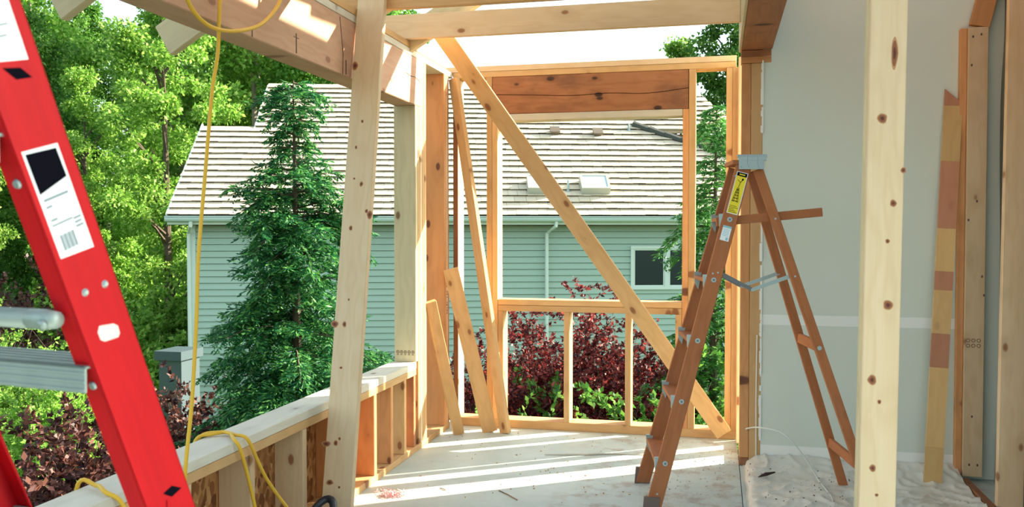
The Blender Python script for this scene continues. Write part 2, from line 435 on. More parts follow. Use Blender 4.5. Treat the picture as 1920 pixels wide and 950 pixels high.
# ---- right: old drywall wall with its cut end
wr = structure('wall_right', 'old grey-green drywall wall behind the wooden stepladder')
YD = 5.185
m = MB(); m.box((.2448, YD-.004, 0), (1.95, YD+.013, 3.45)); m.build('drywall_sheet', DRY, wr)
m = MB(); m.box((.245, YD+.05, 0), (1.95, YD+.063, 3.45)); m.build('drywall_sheet', DRY, wr)
m = MB(); m.box((.2455, YD-.0055, .810), (1.30, YD+.001, .868)); m.build('joint_tape', TAPE, wr)
m = MB(); m.box((.2455, YD-.0055, 0), (1.30, YD+.001, .125)); m.build('bare_strip', TAPE, wr)
bxb('end_stud', (.129, 5.18, .045), (.180, 5.245, 2.288), FIR, wr, label='reddish end stud')
bxb('end_stud', (.182, 5.178, 0), (.2445, 5.245, 2.288), STUD, wr, label='plaster-splashed end stud')
for i, z0 in enumerate((2.290, 2.327)): bxb('top_block', (.125, 5.178, z0), (.290, 5.245, z0+.036), BROWN if i else FIR, wr)
bxb('block', (.129, 5.180, 0), (.181, 5.244, .044), BROWN, wr)
m = MB(); random.seed(8)
for i in range(60):
    z = random.uniform(.1, 2.25); h_ = random.uniform(.02, .11); ww = random.uniform(.003, .012)
    m.box((.245-ww, 5.1770-i*.00004, z), (.249, 5.1815, z+h_))
m.build('plaster_crust', TAPE, wr, kind='stuff')
m = MB(); m.tube([(.222, 5.173, .05), (.220, 5.172, .4), (.223, 5.173, .75)], .003, 6); m.build('sealant_bead', TAPE, wr)
# the alcove's short right side: studs on a plate between the old wall end and the back frame
bxb('side_plate', (.135, 5.25, 0), (.175, 5.795, .060), STUD, wr)
bxb('side_stud', (.119, 5.455, .061), (.160, 5.580, 2.38), PINE, wr)
bxb('side_stud', (.128, 5.715, .061), (.166, 5.795, 2.38), STUD, wr)

# ---- far right stud wall
wf = structure('wall_far_right', 'unfinished stud wall at the right edge with dark plastic sheet behind its studs')
bxb('sole_plate', (1.277, 3.5, 0), (1.315, 5.10, .022), BROWN, wf)
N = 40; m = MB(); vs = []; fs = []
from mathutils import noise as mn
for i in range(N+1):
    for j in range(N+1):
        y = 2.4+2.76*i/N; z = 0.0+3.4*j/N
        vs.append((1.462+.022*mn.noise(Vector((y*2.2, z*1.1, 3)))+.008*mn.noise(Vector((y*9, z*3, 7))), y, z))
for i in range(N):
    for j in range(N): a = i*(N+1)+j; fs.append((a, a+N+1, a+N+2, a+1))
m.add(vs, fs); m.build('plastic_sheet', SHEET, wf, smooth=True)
bxb('sheathing_panel', (1.50, 2.4, 0), (1.515, 5.18, 3.4), OSB, wf, axis=2)
DX = -.068; DY = -.185
s_ = bxb('stud', (1.290, 5.120, .025), (1.388, 5.158, 2.42), PINE, wf)
m = MB()
for x, z in ((1.39, .09), (1.43, .09), (1.38, 2.37), (1.42, 2.38), (1.375, 2.22), (1.41, 1.5), (1.40, .35), (1.44, 1.1), (1.37, 1.4), (1.45, 1.0)):
    m.box((x+DX-.004, 5.3035+DY, z-.006), (x+DX+.004, 5.3049+DY, z+.006))
for i in range(3):
    for j in range(2):
        cx = 1.308+.026*i; cz = .73+.028*j; m.tube([(cx+.009*math.cos(a), 5.119, cz+.009*math.sin(a)) for a in np.linspace(0, 2*math.pi, 9)], .0014, 4, False)
m.build('nails_and_stamps', STAMP, s_, kind='stuff')
bxb('backing_stud', (1.256, 5.140, .03), (1.289, 5.178, 2.42), FIR, wf)
board('stud', (1.37, 4.62, .02), (1.43, 4.74, 3.2), (1, 0, 0), .115, .038, PINE, wf)
board('stud', (1.375, 4.10, .02), (1.425, 4.20, 3.2), (1, 0, 0), .115, .038, STUD, wf)
board('brace', (1.345, 5.138, 2.425), (1.57, 5.138, 3.40), (1, 0, 0), .098, .038, FIR, wf)

# ---- ceiling: joists, rafters, beam on the right
ce = structure('ceiling', 'open ceiling of pine joists and rafters without roofing', 'ceiling')
for k, yy in enumerate((4.88, 4.205, 3.56, 2.92, 2.28)):
    bxb('joist', (XO, yy, 2.459), (.113, yy+S, 2.600), PINE if k != 1 else STUD, ce)
for k, yy in enumerate((4.94, 4.265, 3.34, 2.70, 2.06)):
    d = Vector((.86, 0, .51)).normalized(); p0 = Vector((-2.312, yy+.02, 2.155)) if k > 1 else Vector((-1.90, yy+.02, 2.40))
    n_ = Vector((-d.z, 0, d.x))
    board('rafter', p0, p0+d*(2.85 if k > 1 else 2.37), n_, .14, .038, PALE, ce)
bm_ = bxb('beam', (.129, 1.0, 2.365), (.295, 5.245, 2.69), BROWN, ce, label='dark brown beam carried by the drywall end post')
bxb('ledger', (.1135, 1.0, 2.365), (.128, 5.245, 2.69), PALE, ce)
bxb('unseen_upper_wall', (.2, 1.0, 2.70), (.235, 5.50, 3.50), OSB, ce, axis=1)  # unseen wall above the beam, added to block low sun from the left header
bxb('nailer', (-.97, 4.26, 2.605), (.12, 4.40, 2.643), BROWN, ce)

# ================================================================ LEANING BOARDS AND BRACES
def lean(name, p0, p1, wdir, w, t, mat, label, cat='board', group=None):
    return tag(board(name, p0, p1, wdir, w, t, mat), label, cat, group)
lean('brace_board', (-1.662, 3.64, .002), (-1.692, 4.245, 2.90), (1, 0, 0), .142, .038, PINE2, 'wide pale pine board leaning upright in front of the left header beam', 'board')
lean('diagonal_brace', (.048, 5.757, .045), (-1.675, 5.10, 2.60), (1, 0, 1), .105, .036, STUD, 'long diagonal brace crossing the back window frame')
lean('leaning_board', (-1.655, 5.545, .002), (-1.752, 5.25, .90), (1, .75, 0), .070, .038, STUD, 'shortest leaning board against the left wall, knee-high offcut beside the corner')
lean('leaning_board', (-1.470, 5.655, .002), (-1.722, 5.585, 1.09), (1, .35, 0), .100, .042, STUD, 'middle leaning board with chest-high top, between the short and the tall board')
lean('leaning_board', (-1.360, 5.640, .002), (-1.752, 5.770, 2.375), (1, -.55, 0), .075, .036, STUD, 'tallest leaning board in the back left corner, dark bark spots on its edge')
BRK = [(-0.06, 2.196, 0.016, 0.022), (0.069, 1.443, 0.014, 0.02), (0.052, 1.462, 0.008, 0.01), (0.016, 1.595, 0.009, 0.013), (-0.022, 1.623, 0.006, 0.006), (-0.022, 1.38, 0.009, 0.014), (-0.001, 1.909, 0.007, 0.009), (-0.024, 1.779, 0.006, 0.01), (-0.069, 0.922, 0.02, 0.016), (-0.02, 0.922, 0.01, 0.014), (-0.069, 0.374, 0.022, 0.014), (-0.022, 0.38, 0.01, 0.014), (-0.005, 0.4, 0.006, 0.008), (0.009, 0.186, 0.006, 0.006), (-0.038, 0.205, 0.018, 0.012), (-0.007, 1.038, 0.005, 0.006), (-0.022, 0.721, 0.008, 0.006)]
POK = [(-0.011, 1.651, 0.013, 0.015), (0.046, 1.51, 0.007, 0.009), (0.022, 1.42, 0.009, 0.01), (0.01, 1.316, 0.006, 0.006), (0.015, 1.141, 0.013, 0.015), (-0.021, 0.933, 0.012, 0.014), (-0.001, 0.873, 0.005, 0.007), (-0.014, 0.688, 0.009, 0.01), (0.016, 1.827, 0.009, 0.042), (-0.002, 0.614, 0.005, 0.005)]
KNOT = plain('knot_red_brown', (.26, .095, .045), .6); KNOTD = plain('knot_core', (.11, .035, .018), .6); HALO = plain('knot_ring', (.47, .245, .115), .6)
def knots(parent, pts, t):
    M = WM[parent.name]; y0 = -t/2 if M.col[1].y > 0 else t/2; s_ = -1 if M.col[1].y > 0 else 1
    for (x, z, rx, rz) in pts:
        m = MB()
        for k, (q, e) in enumerate(((1.0, .0004), (.78, .0006), (.38, .0008))):
            m.cur = k; n = 14; ring = [(x+rx*q*math.cos(a)*(1+.12*math.sin(3*a+x*90)), y0+s_*e, z+rz*q*math.sin(a)*(1+.1*math.cos(2*a+z*50))) for a in [2*math.pi*i/n for i in range(n)]]
            m.add(ring+[(p[0], y0-s_*.001, p[2]) for p in ring], [list(range(n))]+[(i, (i+1) % n, n+(i+1) % n, n+i) for i in range(n)])
        m.build('knot', [HALO, KNOT, KNOTD], parent, M)
knots(bpy.data.objects['brace_board'], BRK, .038)
po = tag(empty('foreground_post', (.44, 2.60, 0)), 'doubled pine post standing in the foreground right of the wooden ladder', 'post')
knots(board('stud', (.428, 2.600, .002), (.467, 2.600, 3.2), (1, 0, 0), .095, .037, PINE2, po), POK, .037)
board('stud', (.426, 2.639, .002), (.465, 2.639, 3.2), (1, 0, 0), .095, .037, PALE, po)
fj = tag(empty('finger_jointed_board', (1.11, 4.98, 0)), 'narrow finger-jointed board with a slanted top leaning against the drywall corner', 'board')
b0 = Vector((1.112, 4.985, .002)); b1 = Vector((1.232, 5.160, 2.10)); fr = frame(b0, b1-b0, (1, 0, 0)); L = (b1-b0).length
cuts = [0, .20, .62, .80, 1.03, 1.13, 1.36, 1.72, 2.02, L]; mats = [SHAFT, JGOLD, SHAFT, JGOLD, SHAFT, JGOLD, SHAFT, JGOLD, SHAFT]
mats = [JGOLD, JGOLD, SHAFT, JGOLD, SHAFT, JGOLD, SHAFT, JGOLD, SHAFT]
for i, mt in enumerate(mats):
    m = MB(); z0, z1 = cuts[i]+.0006, cuts[i+1]
    if i == len(mats)-1:
        m.prism([(-.045, z0), (.045, z0), (.045, z1-.075), (-.045, z1)], -.008, .008, Matrix.Rotation(math.pi/2, 4, 'X'))
        m.v = [(x, y, abs(z)) for x, y, z in m.v]
    else: m.box((-.045, -.008, z0), (.045, .008, z1))
    m.build('segment', mt, fj, fr)

# ================================================================ WOODEN STEPLADDER
E1 = Vector((.987, .162, 0)).normalized(); E2 = Vector((-.162, .987, 0)).normalized()
LO = Vector((-.275, 4.18, 0)); LM = Matrix((E1, E2, Vector((0, 0, 1)))).transposed().to_4x4(); LM.translation = LO
la = put('wooden_stepladder', None, LM); tag(la, 'worn reddish wooden stepladder opened in front of the drywall wall', 'ladder')
def lp(x, y, z): return LM @ Vector((x, y, z))
def ld(x, y, z): return (LM.to_3x3() @ Vector((x, y, z)))
WB, WT = 0.0, .165          # how far each side plane moves in towards the middle from foot to top
def side_y(near, z, inset=0): 
    t = z/1.66
    return (WB+(WT-WB)*t+inset) if near else (.524-(WB+(WT-WB)*t)-inset)
for near in (True, False):
    foot = .0
    x0, x1 = -.022, .428
    r_ = board('front_rail', lp(x0, side_y(near, 0), foot), lp(x1, side_y(near, 1.655), 1.655), ld(1, 0, 0), .072, .021, LADW, la)
    xr0, xr1 = 1.025, .500
    r2 = board('rear_rail', lp(xr0, side_y(near, 0, .012), foot), lp(xr1, side_y(near, 1.64, .012), 1.64), ld(1, 0, 0), .045, .021, LADW, la)
    if near:
        # labels on the outer face of the near rail
        RM = WM[r_.name].copy(); zz = LM.to_3x3().inverted() @ RM.to_3x3() @ Vector((0, 1, 0)); sg = -1 if zz.y > 0 else 1
        yo = sg*(.0105+.0006)
        def zloc(z): return (z/1.655)*(lp(x1, side_y(True, 1.655), 1.655)-lp(x0, side_y(True, 0), 0)).length
        m = MB()
        ys = sorted((yo, yo-sg*.001))
        def P(x0_, z0_, x1_, z1_, mi, k=0):
            m.cur = mi; y_ = sorted((yo-sg*.001, yo+sg*.0003*k)); m.box((x0_, y_[0], z0_), (x1_, y_[1], z1_))
        P(-.024, zloc(1.425), .030, zloc(1.625), 0, 0); P(-.021, zloc(1.428), .027, zloc(1.622), 1, 1)
        P(-.021, zloc(1.605), .027, zloc(1.622), 2, 2); P(-.010, zloc(1.611), .018, zloc(1.616), 1, 3)
        for i in range(5): P(-.019, zloc(1.432)+i*.0075, .024-(i % 3)*.009, zloc(1.432)+i*.0075+.0022, 2, 2)
        zb = zloc(1.485)
        for q in range(5):      # pictogram of a stepladder with a crossed figure
            P(-.013+q*.0022, zb+q*.014, .015-q*.0022, zb+q*.014+.003, 2, 2)
        for sx in (-1, 1):
            m.cur = 2; m.tube([(.001+sx*.014, yo+sg*.0005, zb-.004), (.001+sx*.004, yo+sg*.0005, zb+.068)], .0013, 4)
            m.tube([(.001+sx*.007, yo+sg*.0005, zb-.004), (.001, yo+sg*.0005, zb+.068)], .0010, 4)
        m.tube([(.001, yo+sg*.0005, zb+.07), (.004, yo+sg*.0005, zb+.095), (-.010, yo+sg*.0005, zb+.105)], .0013, 4)
        m.tube([(.004, yo+sg*.0005, zb+.095), (.014, yo+sg*.0005, zb+.112)], .0015, 4); P(.008, zb+.107, .016, zb+.116, 2, 2)
        m.build('warning_label', [WHITE, YELL, BLACK], r_, RM)
        m = MB(); P(-.022, zloc(1.295), .020, zloc(1.365), 0, 0); P(-.022, zloc(1.356), .020, zloc(1.3645), 3, 1)
        for i in range(5): P(-.017, zloc(1.318)+i*.0075, .012, zloc(1.318)+i*.0075+.002, 3, 1)
        P(.004, zloc(1.298), .014, zloc(1.312), 3, 1)
        m.build('white_label', [WHITE, YELL, BLACK, BLUEP], r_, RM)
        m = MB()
        for z, dx in ((.24, 0), (.53, 0), (.818, 0), (1.107, 0), (1.397, 0)):
            zc = zloc(z); n0 = 12
            m = MB()
            for (rr, a0, a1) in ((.012, yo-sg*.001, yo+sg*.0015), (.006, yo, yo+sg*.004)):
                m.cur = 0 if rr > .01 else 1
                m.tube([(0, a0, zc), (0, a1, zc)], rr, n0)
            m.build('bolt', [GALV, DARKM], r_, RM)
        for z, dx in ((1.135, -.012), (1.145, .010), (.098, .0), (1.60, -.026)): MB().tube([(dx, yo-sg*.001, zloc(z)), (dx, yo+sg*.002, zloc(z))], .0045, 8).build('rivet', GALV, r_, RM)
    if near:
        RM2 = WM[r2.name].copy(); zz = LM.to_3x3().inverted() @ RM2.to_3x3() @ Vector((0, 1, 0)); sg = -1 if zz.y > 0 else 1
        for z in (1.407, 1.13, .79): 
            zc = z/1.64*(lp(xr1, 0, 1.64)-lp(xr0, 0, 0)).length; MB().tube([(0, sg*.009, zc), (0, sg*.013, zc)], .005 if z > .8 else .011, 10).build('rivet', GALV, r2, RM2)
def xf_at(z): return -.022+.45*z/1.655
def xr_at(z): return 1.025-.525*z/1.64
for z in (.239, .529, .817, 1.105, 1.397):
    y0, y1 = side_y(True, z, .008), side_y(False, z, .008); x = xf_at(z)
    board('step', lp(x-.004, y0, z), lp(x-.004, y1, z), ld(1, 0, 0), .085, .018, LADW, la)
    for s_, yy in ((1, y0+.003), (-1, y1-.003)):
        m = MB(); q = [(-.048, .028), (-.010, .030), (-.028, -.062), (-.046, -.030)]
        vv = [lp(x+a, yy-s_*.0158 if s_ > 0 else yy+.0158, z+b) for a, b in q]; vv2 = [lp(x+a-.001, yy+s_*.002, z+b) for a, b in q]
        inv = LM.inverted()
        m.add([tuple(v) for v in vv+vv2], [(0,1,2,3),(7,6,5,4),(0,4,5,1),(1,5,6,2),(2,6,7,3),(3,7,4,0)])
        m.build('step_bracket', GALV, la)
for z in (.245, .795):
    x = xr_at(z); board('rear_crossbar', lp(x-.004, side_y(True, z, .01), z), lp(x-.004, side_y(False, z, .01), z), ld(0, 0, 1), .050, .019, LADW, la)
ztop = 1.675
board('top_board', lp(.448, .150, ztop), lp(.448, .375, ztop), ld(1, 0, 0), .150, .021, LADW, la)
m = MB(); m.box((.402, .140, 1.640), (.520, .149, 1.690)); m.box((.400, .138, 1.682), (.532, .160, 1.700))
m.tube([(.395, .146, 1.703), (.535, .146, 1.703)], .008, 8)
for x in (.418, .455, .500): m.tube([(x, .141, 1.655), (x, .134, 1.655)], .007, 8)
for x in (.44, .49): m.tube([(x, .139, 1.640+.02), (x, .139, 1.705)], .0022, 6)
m.v = [tuple(LM @ Vector(p)) for p in m.v]; m.build('top_hinge', GALV, la)
for near in (True, False):
    s_ = 1 if near else -1
    yA = side_y(near, 1.13, .016)
    A_, B_, C_ = (.325, yA, 1.135), (.467, yA+s_*.002, 1.060), (xr_at(1.13)-.006, yA+s_*.004, 1.130)
    m = MB()
    for (a, b), dk in (((A_, B_), 1), ((B_, C_), 0)):
        a = LM @ Vector(a); b = LM @ Vector(b); m.cur = dk
        fm = frame(a, b-a, (0, 0, 1)); m.box((-.009, -.002, 0), (.009, .002, (b-a).length), fm)
    m.cur = 0; m.tube([LM @ Vector((.467, yA-s_*.006, 1.060)), LM @ Vector((.467, yA+s_*.010, 1.060))], .008, 8)
    m.build('spreader', [GALV, DARKM], la)
board('shelf_arm', lp(.300, .175, 1.386), lp(.806, .175, 1.434), ld(0, 0, 1), .042, .018, LADW, la, label='bare wooden arm sticking out behind the ladder')
for (x, y, wd) in ((-.026, side_y(True, 0), .074), (-.026, side_y(False, 0), .074)):
    m = MB(); m.add([lp(x+a*wd/2+.022*c_/.08*.272*1.0, y+b*.0112, c_) for c_ in (.001, .085) for a, b in ((-1, -1), (1, -1), (1, 1), (-1, 1))], [(3,2,1,0),(4,5,6,7),(0,1,5,4),(1,2,6,5),(2,3,7,6),(3,0,4,7)]); m.build('foot_plate', plain('worn_grey_foot', (.17, .12, .10), .8), la)

# ================================================================ RED LADDER
RO = Vector((-.7755, 1.1931, .92495)); rz_ = Vector((-.06656648, -.36753211, .92762549)); ra_ = Vector((-.98399104, .17821795, 0)); rp = Vector((.16531951, .91277517, .37351164))
rl = tag(empty('red_stepladder', (-.71, 1.56, 0)), 'red fibreglass ladder with grey metal steps leaning at the left edge', 'ladder')
RMx = Matrix((rp, -ra_, rz_)).transposed().to_4x4(); RMx.translation = RO      # local X across the rail, -Y into the ladder, Z up the rail
V0, V1 = -.985, 1.45; W_ = .082; FD = .034
def rail(off, flip=1):
    m = MB(); M = RMx @ Matrix.Translation((0, -off, 0))
    m.box((-W_, -.004*flip if flip > 0 else 0, V0), (0, 0 if flip > 0 else .004, V1))
    for x0_ in (-W_, -.0045): m.box((x0_, min(0, -FD*flip), V0), (x0_+.0045, max(0, -FD*flip), V1))
    return m.build('side_rail', RED, rl, M, .0015)
ra1 = rail(0); ra2 = rail(.42, -1)
def rb(m, x0, x1, z0, z1, mi, k=1): m.cur = mi; m.box((x0, -.0005, z0), (x1, .0002+.0003*k, z1))
def rq(m, pts, mi, k=1):
    m.cur = mi; y = .0002+.0003*k; n = len(pts)
    m.add([(x, y, z) for x, z in pts]+[(x, -.0005, z) for x, z in pts], [list(range(n)), list(range(2*n-1, n-1, -1))]+[(i, n+i, n+(i+1) % n, (i+1) % n) for i in range(n)])
m = MB(); rq(m, [(-.0720, .5885), (-.0190, .5845), (-.0187, .4413), (-.0715, .4463)], 0, 0)
rq(m, [(-.0685, .5840), (-.0235, .5795), (-.0225, .5415), (-.0680, .5316)], 1)
for i, (a, b, z, hh) in enumerate(((-.066, -.028, .521, .0035), (-.066, -.057, .512, .003), (-.067, -.022, .500, .001), (-.066, -.056, .4945, .003), (-.067, -.035, .488, .0025), (-.034, -.022, .486, .003), (-.034, -.023, .4805, .003), (-.034, -.022, .475, .003))):
    rb(m, a, b, z, z+hh, 2 if i != 2 else 3)
x = -.062
for i in range(11): rb(m, x, x+(.0012 if i % 3 else .0020), .4535, .4745, 2); x += .0021
m.build('product_label', [WHITE, BLACK, INK, INKL], ra1, RMx)
m = MB(); rq(m, [(-.086, .900), (-.0150, .895), (-.0185, .6905), (-.0840, .699)], 0, 0)
for i in range(14): rb(m, -.080, -.030-(i % 4)*.006, .885-i*.0125, .887-i*.0125, 2)
for z in (.800, .745, .715): rb(m, -.083, -.0175, z, z+.0012, 3)
m.build('instruction_label', [WHITE, BLACK, INK, INKL], ra1, RMx)
m = MB(); rq(m, [(-.0570, .6880), (-.0334, .6835), (-.0215, .6690), (-.0440, .6712)], 0); m.build('black_diamond', BLACK, ra1, RMx); m = MB(); rq(m, [(-.0470, .0608), (-.0285, .0613), (-.0140, .0465), (-.0350, .0460)], 0)
m.tube([(-.045, .0004, .048), (-.052, .0004, .03), (-.055, .0004, 0)], .0006, 4)
m.build('black_diamond', BLACK, ra1, RMx)
m = MB(); rq(m, [(-.0562+.004, .3400), (-.030, .3320), (-.0245, .326), (-.0255, .315), (-.030, .3110), (-.052, .3160), (-.0575, .3210), (-.0580, .333)], 0); m.build('bare_patch', plain('pinkish_white_patch', (.75, .62, .58), .6), ra1, RMx)
for x, z in ((-.0546, .3908), (-.0216, .3877)): MB().tube([(x, 0, z), (x, .0028, z)], [.0055, .003], 12).build('rivet', GALV, ra1, RMx)
for z in (.5517, .2649): MB().tube([(-W_-.001, -.012, z), (-W_-.004, -.012, z)], [.0065, .005], 12).build('rivet', GALV, ra1, RMx)
zs = (RO+rz_*.2849).z
for i in range(-3, 4):
    vz = .2649+i*.3205
    if not (V0+.1 < vz < V1): continue
    c = RO+rz_*(vz+.014)-rp*(W_/2)
    # horizontal step: across the ladder along ra_, tread depth along level direction
    hdir = Vector((rp.x, rp.y, 0)).normalized()
    M = Matrix((ra_, hdir, Vector((0, 0, 1)))).transposed().to_4x4(); M.translation = c
    m = MB(); m.box((.006, -.052, -.004), (.414, .040, 0)); m.box((.006, -.052, -.036), (.414, -.048, 0)); m.box((.006, .036, -.028), (.414, .040, 0))
    for k in range(5): m.box((.006, -.044+k*.018, 0), (.414, -.038+k*.018, .002))
    for k in range(3): m.box((.006, -.0535, -.034+k*.011), (.414, -.052, -.030+k*.011))
    m.build('step', ALU, rl, M, .001)
c = RO+rz_*.372-rp*(W_+.016)
m = MB(); m.tube([c+ra_*.012, c+ra_*.03, c+ra_*.06], [.011, .0135, .0135], 12); m.tube([c+ra_*.06, c+ra_*.36, c+ra_*.40], [.0135, .0135, .011], 12)
m.tube([c+ra_*.022-rp*.0135, c+ra_*.022-rp*.018], .007, 12)
m.build('cross_tube', ALU, rl, smooth=True)

# ================================================================ HOSE, CABLE, DEBRIS
g = [(-1.73, 2.86, 2.42), (-1.73, 2.837, 2.166), (-1.73, 2.82, 1.974), (-1.73, 2.783, 1.837), (-1.73, 2.736, 1.553), (-1.73, 2.689, 1.259), (-1.73, 2.673, 1.041), (-1.73, 2.643, .772), (-1.735, 2.608, .536), (-1.73, 2.60, .35), (-1.66, 2.62, .05), (-1.60, 2.8, .012), (-1.62, 3.0, .012), (-1.70, 3.06, .10), (-1.735, 3.065, .266), (-1.742, 3.02, .413), (-1.742, 2.966, .53), (-1.77, 2.97, .562), (-1.85, 3.07, .559), (-1.90, 3.03, .559), (-1.945, 2.99, .54), (-1.95, 2.96, .40)]
g2 = [(-1.95, 2.96, .40), (-1.94, 3.0, .545), (-1.88, 3.06, .562), (-1.80, 3.03, .562), (-1.742, 3.02, .552), (-1.738, 3.09, .45), (-1.738, 3.17, .347), (-1.72, 3.30, .198), (-1.66, 3.42, .03), (-1.55, 3.6, .012), (-1.3, 3.3, .012), (-1.3, 2.4, .012), (-1.62, 2.2, .012), (-1.72, 2.30, .25), (-1.736, 2.30, .50), (-1.79, 2.28, .562), (-1.86, 2.33, .562), (-1.93, 2.33, .545), (-1.95, 2.34, .2)]
m = MB(); m.tube(spline(g, 7), .0068, 10); m.tube(spline(g2, 7), .0068, 10)
lo = [(-1.72, 2.60, 2.44), (-1.70, 2.57, 2.30), (-1.70, 2.581, 2.152), (-1.70, 2.595, 2.103), (-1.70, 2.65, 2.064), (-1.70, 2.745, 2.046), (-1.70, 2.884, 2.065), (-1.70, 3.055, 2.123), (-1.70, 3.18, 2.209), (-1.70, 3.233, 2.29), (-1.71, 3.20, 2.40), (-1.735, 3.0, 2.47), (-1.74, 2.86, 2.462), (-1.73, 2.86, 2.42)]
m.tube(spline(lo, 8), .0072, 10)
tag(m.build('air_hose', HOSE, smooth=True), 'yellow hose looped over the left header beam and hanging down to the sill', 'hose')
m = MB(); m.tube(spline([(.168, 5.18, .205), (.172, 5.14, .222), (.235, 4.98, .265), (.355, 4.87, .258), (.460, 4.86, .140), (.525, 4.84, .035), (.541, 4.726, .030), (.558, 4.50, .026), (.50, 4.3, .022)], 8), .004, 8)
tag(m.build('cable', CABLE, smooth=True), 'thin white cable arching from the jamb down to the plastic film', 'cable')
m = MB(); m.tube([(-1.66+.05*math.cos(a), 3.47+.09*math.sin(a), .035+.13*(1+math.sin(a*1.0))*.5) for a in np.linspace(0, 2*math.pi, 21)], .017, 10, False)
tag(m.build('black_cord', RUBB, smooth=True), 'black rubber cord loop beside the foot of the wide pine board', 'cord')
NX, NY = 150, 130; vs = []; fs = []
for i in range(NX+1):
    for j in range(NY+1):
        x = .15+1.12*i/NX; y = 2.9+2.275*j/NY
        edge = min(1, (x-.15)/.06+.15)
        q = Vector((x*3.2, y*3.2, 0)); a = mn.noise(q); b = 1-abs(mn.noise(q*2.3+Vector((5, 1, 0)))); c = 1-abs(mn.noise(q*5.1+Vector((a*2, 9, 0))))
        wall_rise = .045*max(0, min(1, (y-4.9)/.27))**2*min(1, (x-.13)/.1)
        h = .004+edge*(.020*max(0, a+.4)+.016*b**8+.005*c**4)+wall_rise
        vs.append((x+.015*mn.noise(Vector((y*5, 0, 2)))*(1-i/NX), y, h if x > .17 else .003))
for i in range(NX):
    for j in range(NY): a = i*(NY+1)+j; fs.append((a, a+NY+1, a+NY+2, a+1))
m = MB(); m.add(vs, fs); tag(m.build('plastic_film', FILM, smooth=True), 'crumpled pale plastic film spread over the floor before the drywall', 'film')
random.seed(3)
def chips(n, xr, yr, name, mat, sz, label, cat, z0=0.0):
    m = MB()
    for i in range(n):
        x = random.uniform(*xr); y = random.uniform(*yr); a = random.random()*6.28; l = random.uniform(.4, 1)*sz; w_ = l*random.uniform(.12, .4)
        m.box((-l/2, -w_/2, 0), (l/2, w_/2, .003+random.random()*.003), Matrix.Translation((x, y, z0)) @ Matrix.Rotation(a, 4, 'Z') @ Matrix.Rotation(random.uniform(-.05, .15), 4, 'Y'))
    return tag(m.build(name, mat), label, cat, kind='stuff')
chips(110, (-.35, .12), (4.55, 5.55), 'wood_chips', GREY, .012, 'brown wood chips scattered on the floor by the jamb', 'debris')
chips(90, (-1.7, -.2), (4.2, 5.7), 'sawdust_flecks', STUD, .012, 'small pale flecks scattered over the sunlit floor', 'debris')
chips(70, (.17, .75), (4.3, 5.3), 'dirt_flecks', plain('dry_dirt', (.16, .12, .09), .9), .010, 'dark flecks lying on the plastic film', 'debris', .03)
for (a, b, lb) in (((-1.092, 4.379), (-.963, 4.244), 'thin brown splinter lying alone on the floor near the bottom edge'), ((-1.40, 4.35), (-1.36, 4.32), 'tiny orange splinter on the floor near the sill wall')):
    m = MB(); m.tube([(a[0], a[1], .003), ((a[0]+b[0])/2, (a[1]+b[1])/2+.004, .004), (b[0], b[1], .003)], .0025, 5); tag(m.build('splinter', BROWN), lb, 'splinter')
m = MB(); m.tube(spline([(-1.0, 5.14, .004), (-.8, 5.185, .005), (-.6, 5.25, .004), (-.42, 5.27, .004)], 5), [.002+.004*math.sin(i/15*3.14) for i in range(16)], 5)
tag(m.build('wood_strip', GREY), 'long grey wood shaving lying across the sun stripes', 'splinter')
m = MB(); m.tube([(.22, 4.84, .03), (.26, 4.86, .042), (.31, 4.90, .045)], [.002, .010, .004], 6); tag(m.build('bark_chip', plain('dark_bark', (.05, .03, .025), .9)), 'dark curled bark chip on the film beside the jamb', 'chip')
m = MB(); random.seed(9)
for i in range(260):
    c = Vector((-1.60+random.gauss(0, .035), 4.18+random.gauss(0, .028), .004+abs(random.gauss(0, .008)))); d = Vector((random.gauss(0, 1), random.gauss(0, 1), random.gauss(0, .5))).normalized()*.012
    m.tube([c-d, c+d], .0012, 3, False)
tag(m.build('insulation_tuft', plain('pink_fibre', (.75, .42, .42), .9)), 'tuft of pink insulation fibre on the floor beside the pine board', 'insulation', kind='stuff')

# ================================================================ NEIGHBOUR'S HOUSE
HB = R(17.134); HO = Vector((-12.185, 17.71, 1.653)); PH = R(38.5)
HM = Matrix.Translation(HO) @ Matrix.Rotation(HB, 4, 'Z')
ho = put('house', None, HM); tag(ho, 'neighbouring house with a shake roof, skylights and pale green siding', 'house')
RF = HM @ Matrix.Rotation(PH, 4, 'X')      # roof frame: x along the eave, y up the slope, z out of the roof
def RL(s, r, z=0): return Matrix.Translation((0, 0, 0)) @ Vector((s, r, z))
TOP = 6.28
m = MB()
m.prism([(0, .02), (15.6, .02), (15.6, 1.30), (13.27, 2.81), (11.41, 3.92), (14.35, 3.92), (13.3, TOP), (1.36, TOP-.35), (1.36, 3.88), (0, 3.88)], -.14, -.015)
m.build('roof_deck', UNDER, ho, RF)
EXP = .252; rng = random.Random(11); rows = int(TOP/EXP); cnt = 0
def span(r):
    a = 0.0 if r < 3.8 else 1.36
    if r < 3.9: b = 15.6 if r < 1.3 else (15.6-(r-1.3)*(2.33/1.51) if r < 2.81 else 13.27-(r-2.81)*(1.86/1.11))
    else: b = 14.35-(r-3.92)*(1.05/2.36)
    return a, b
shake_meshes = []
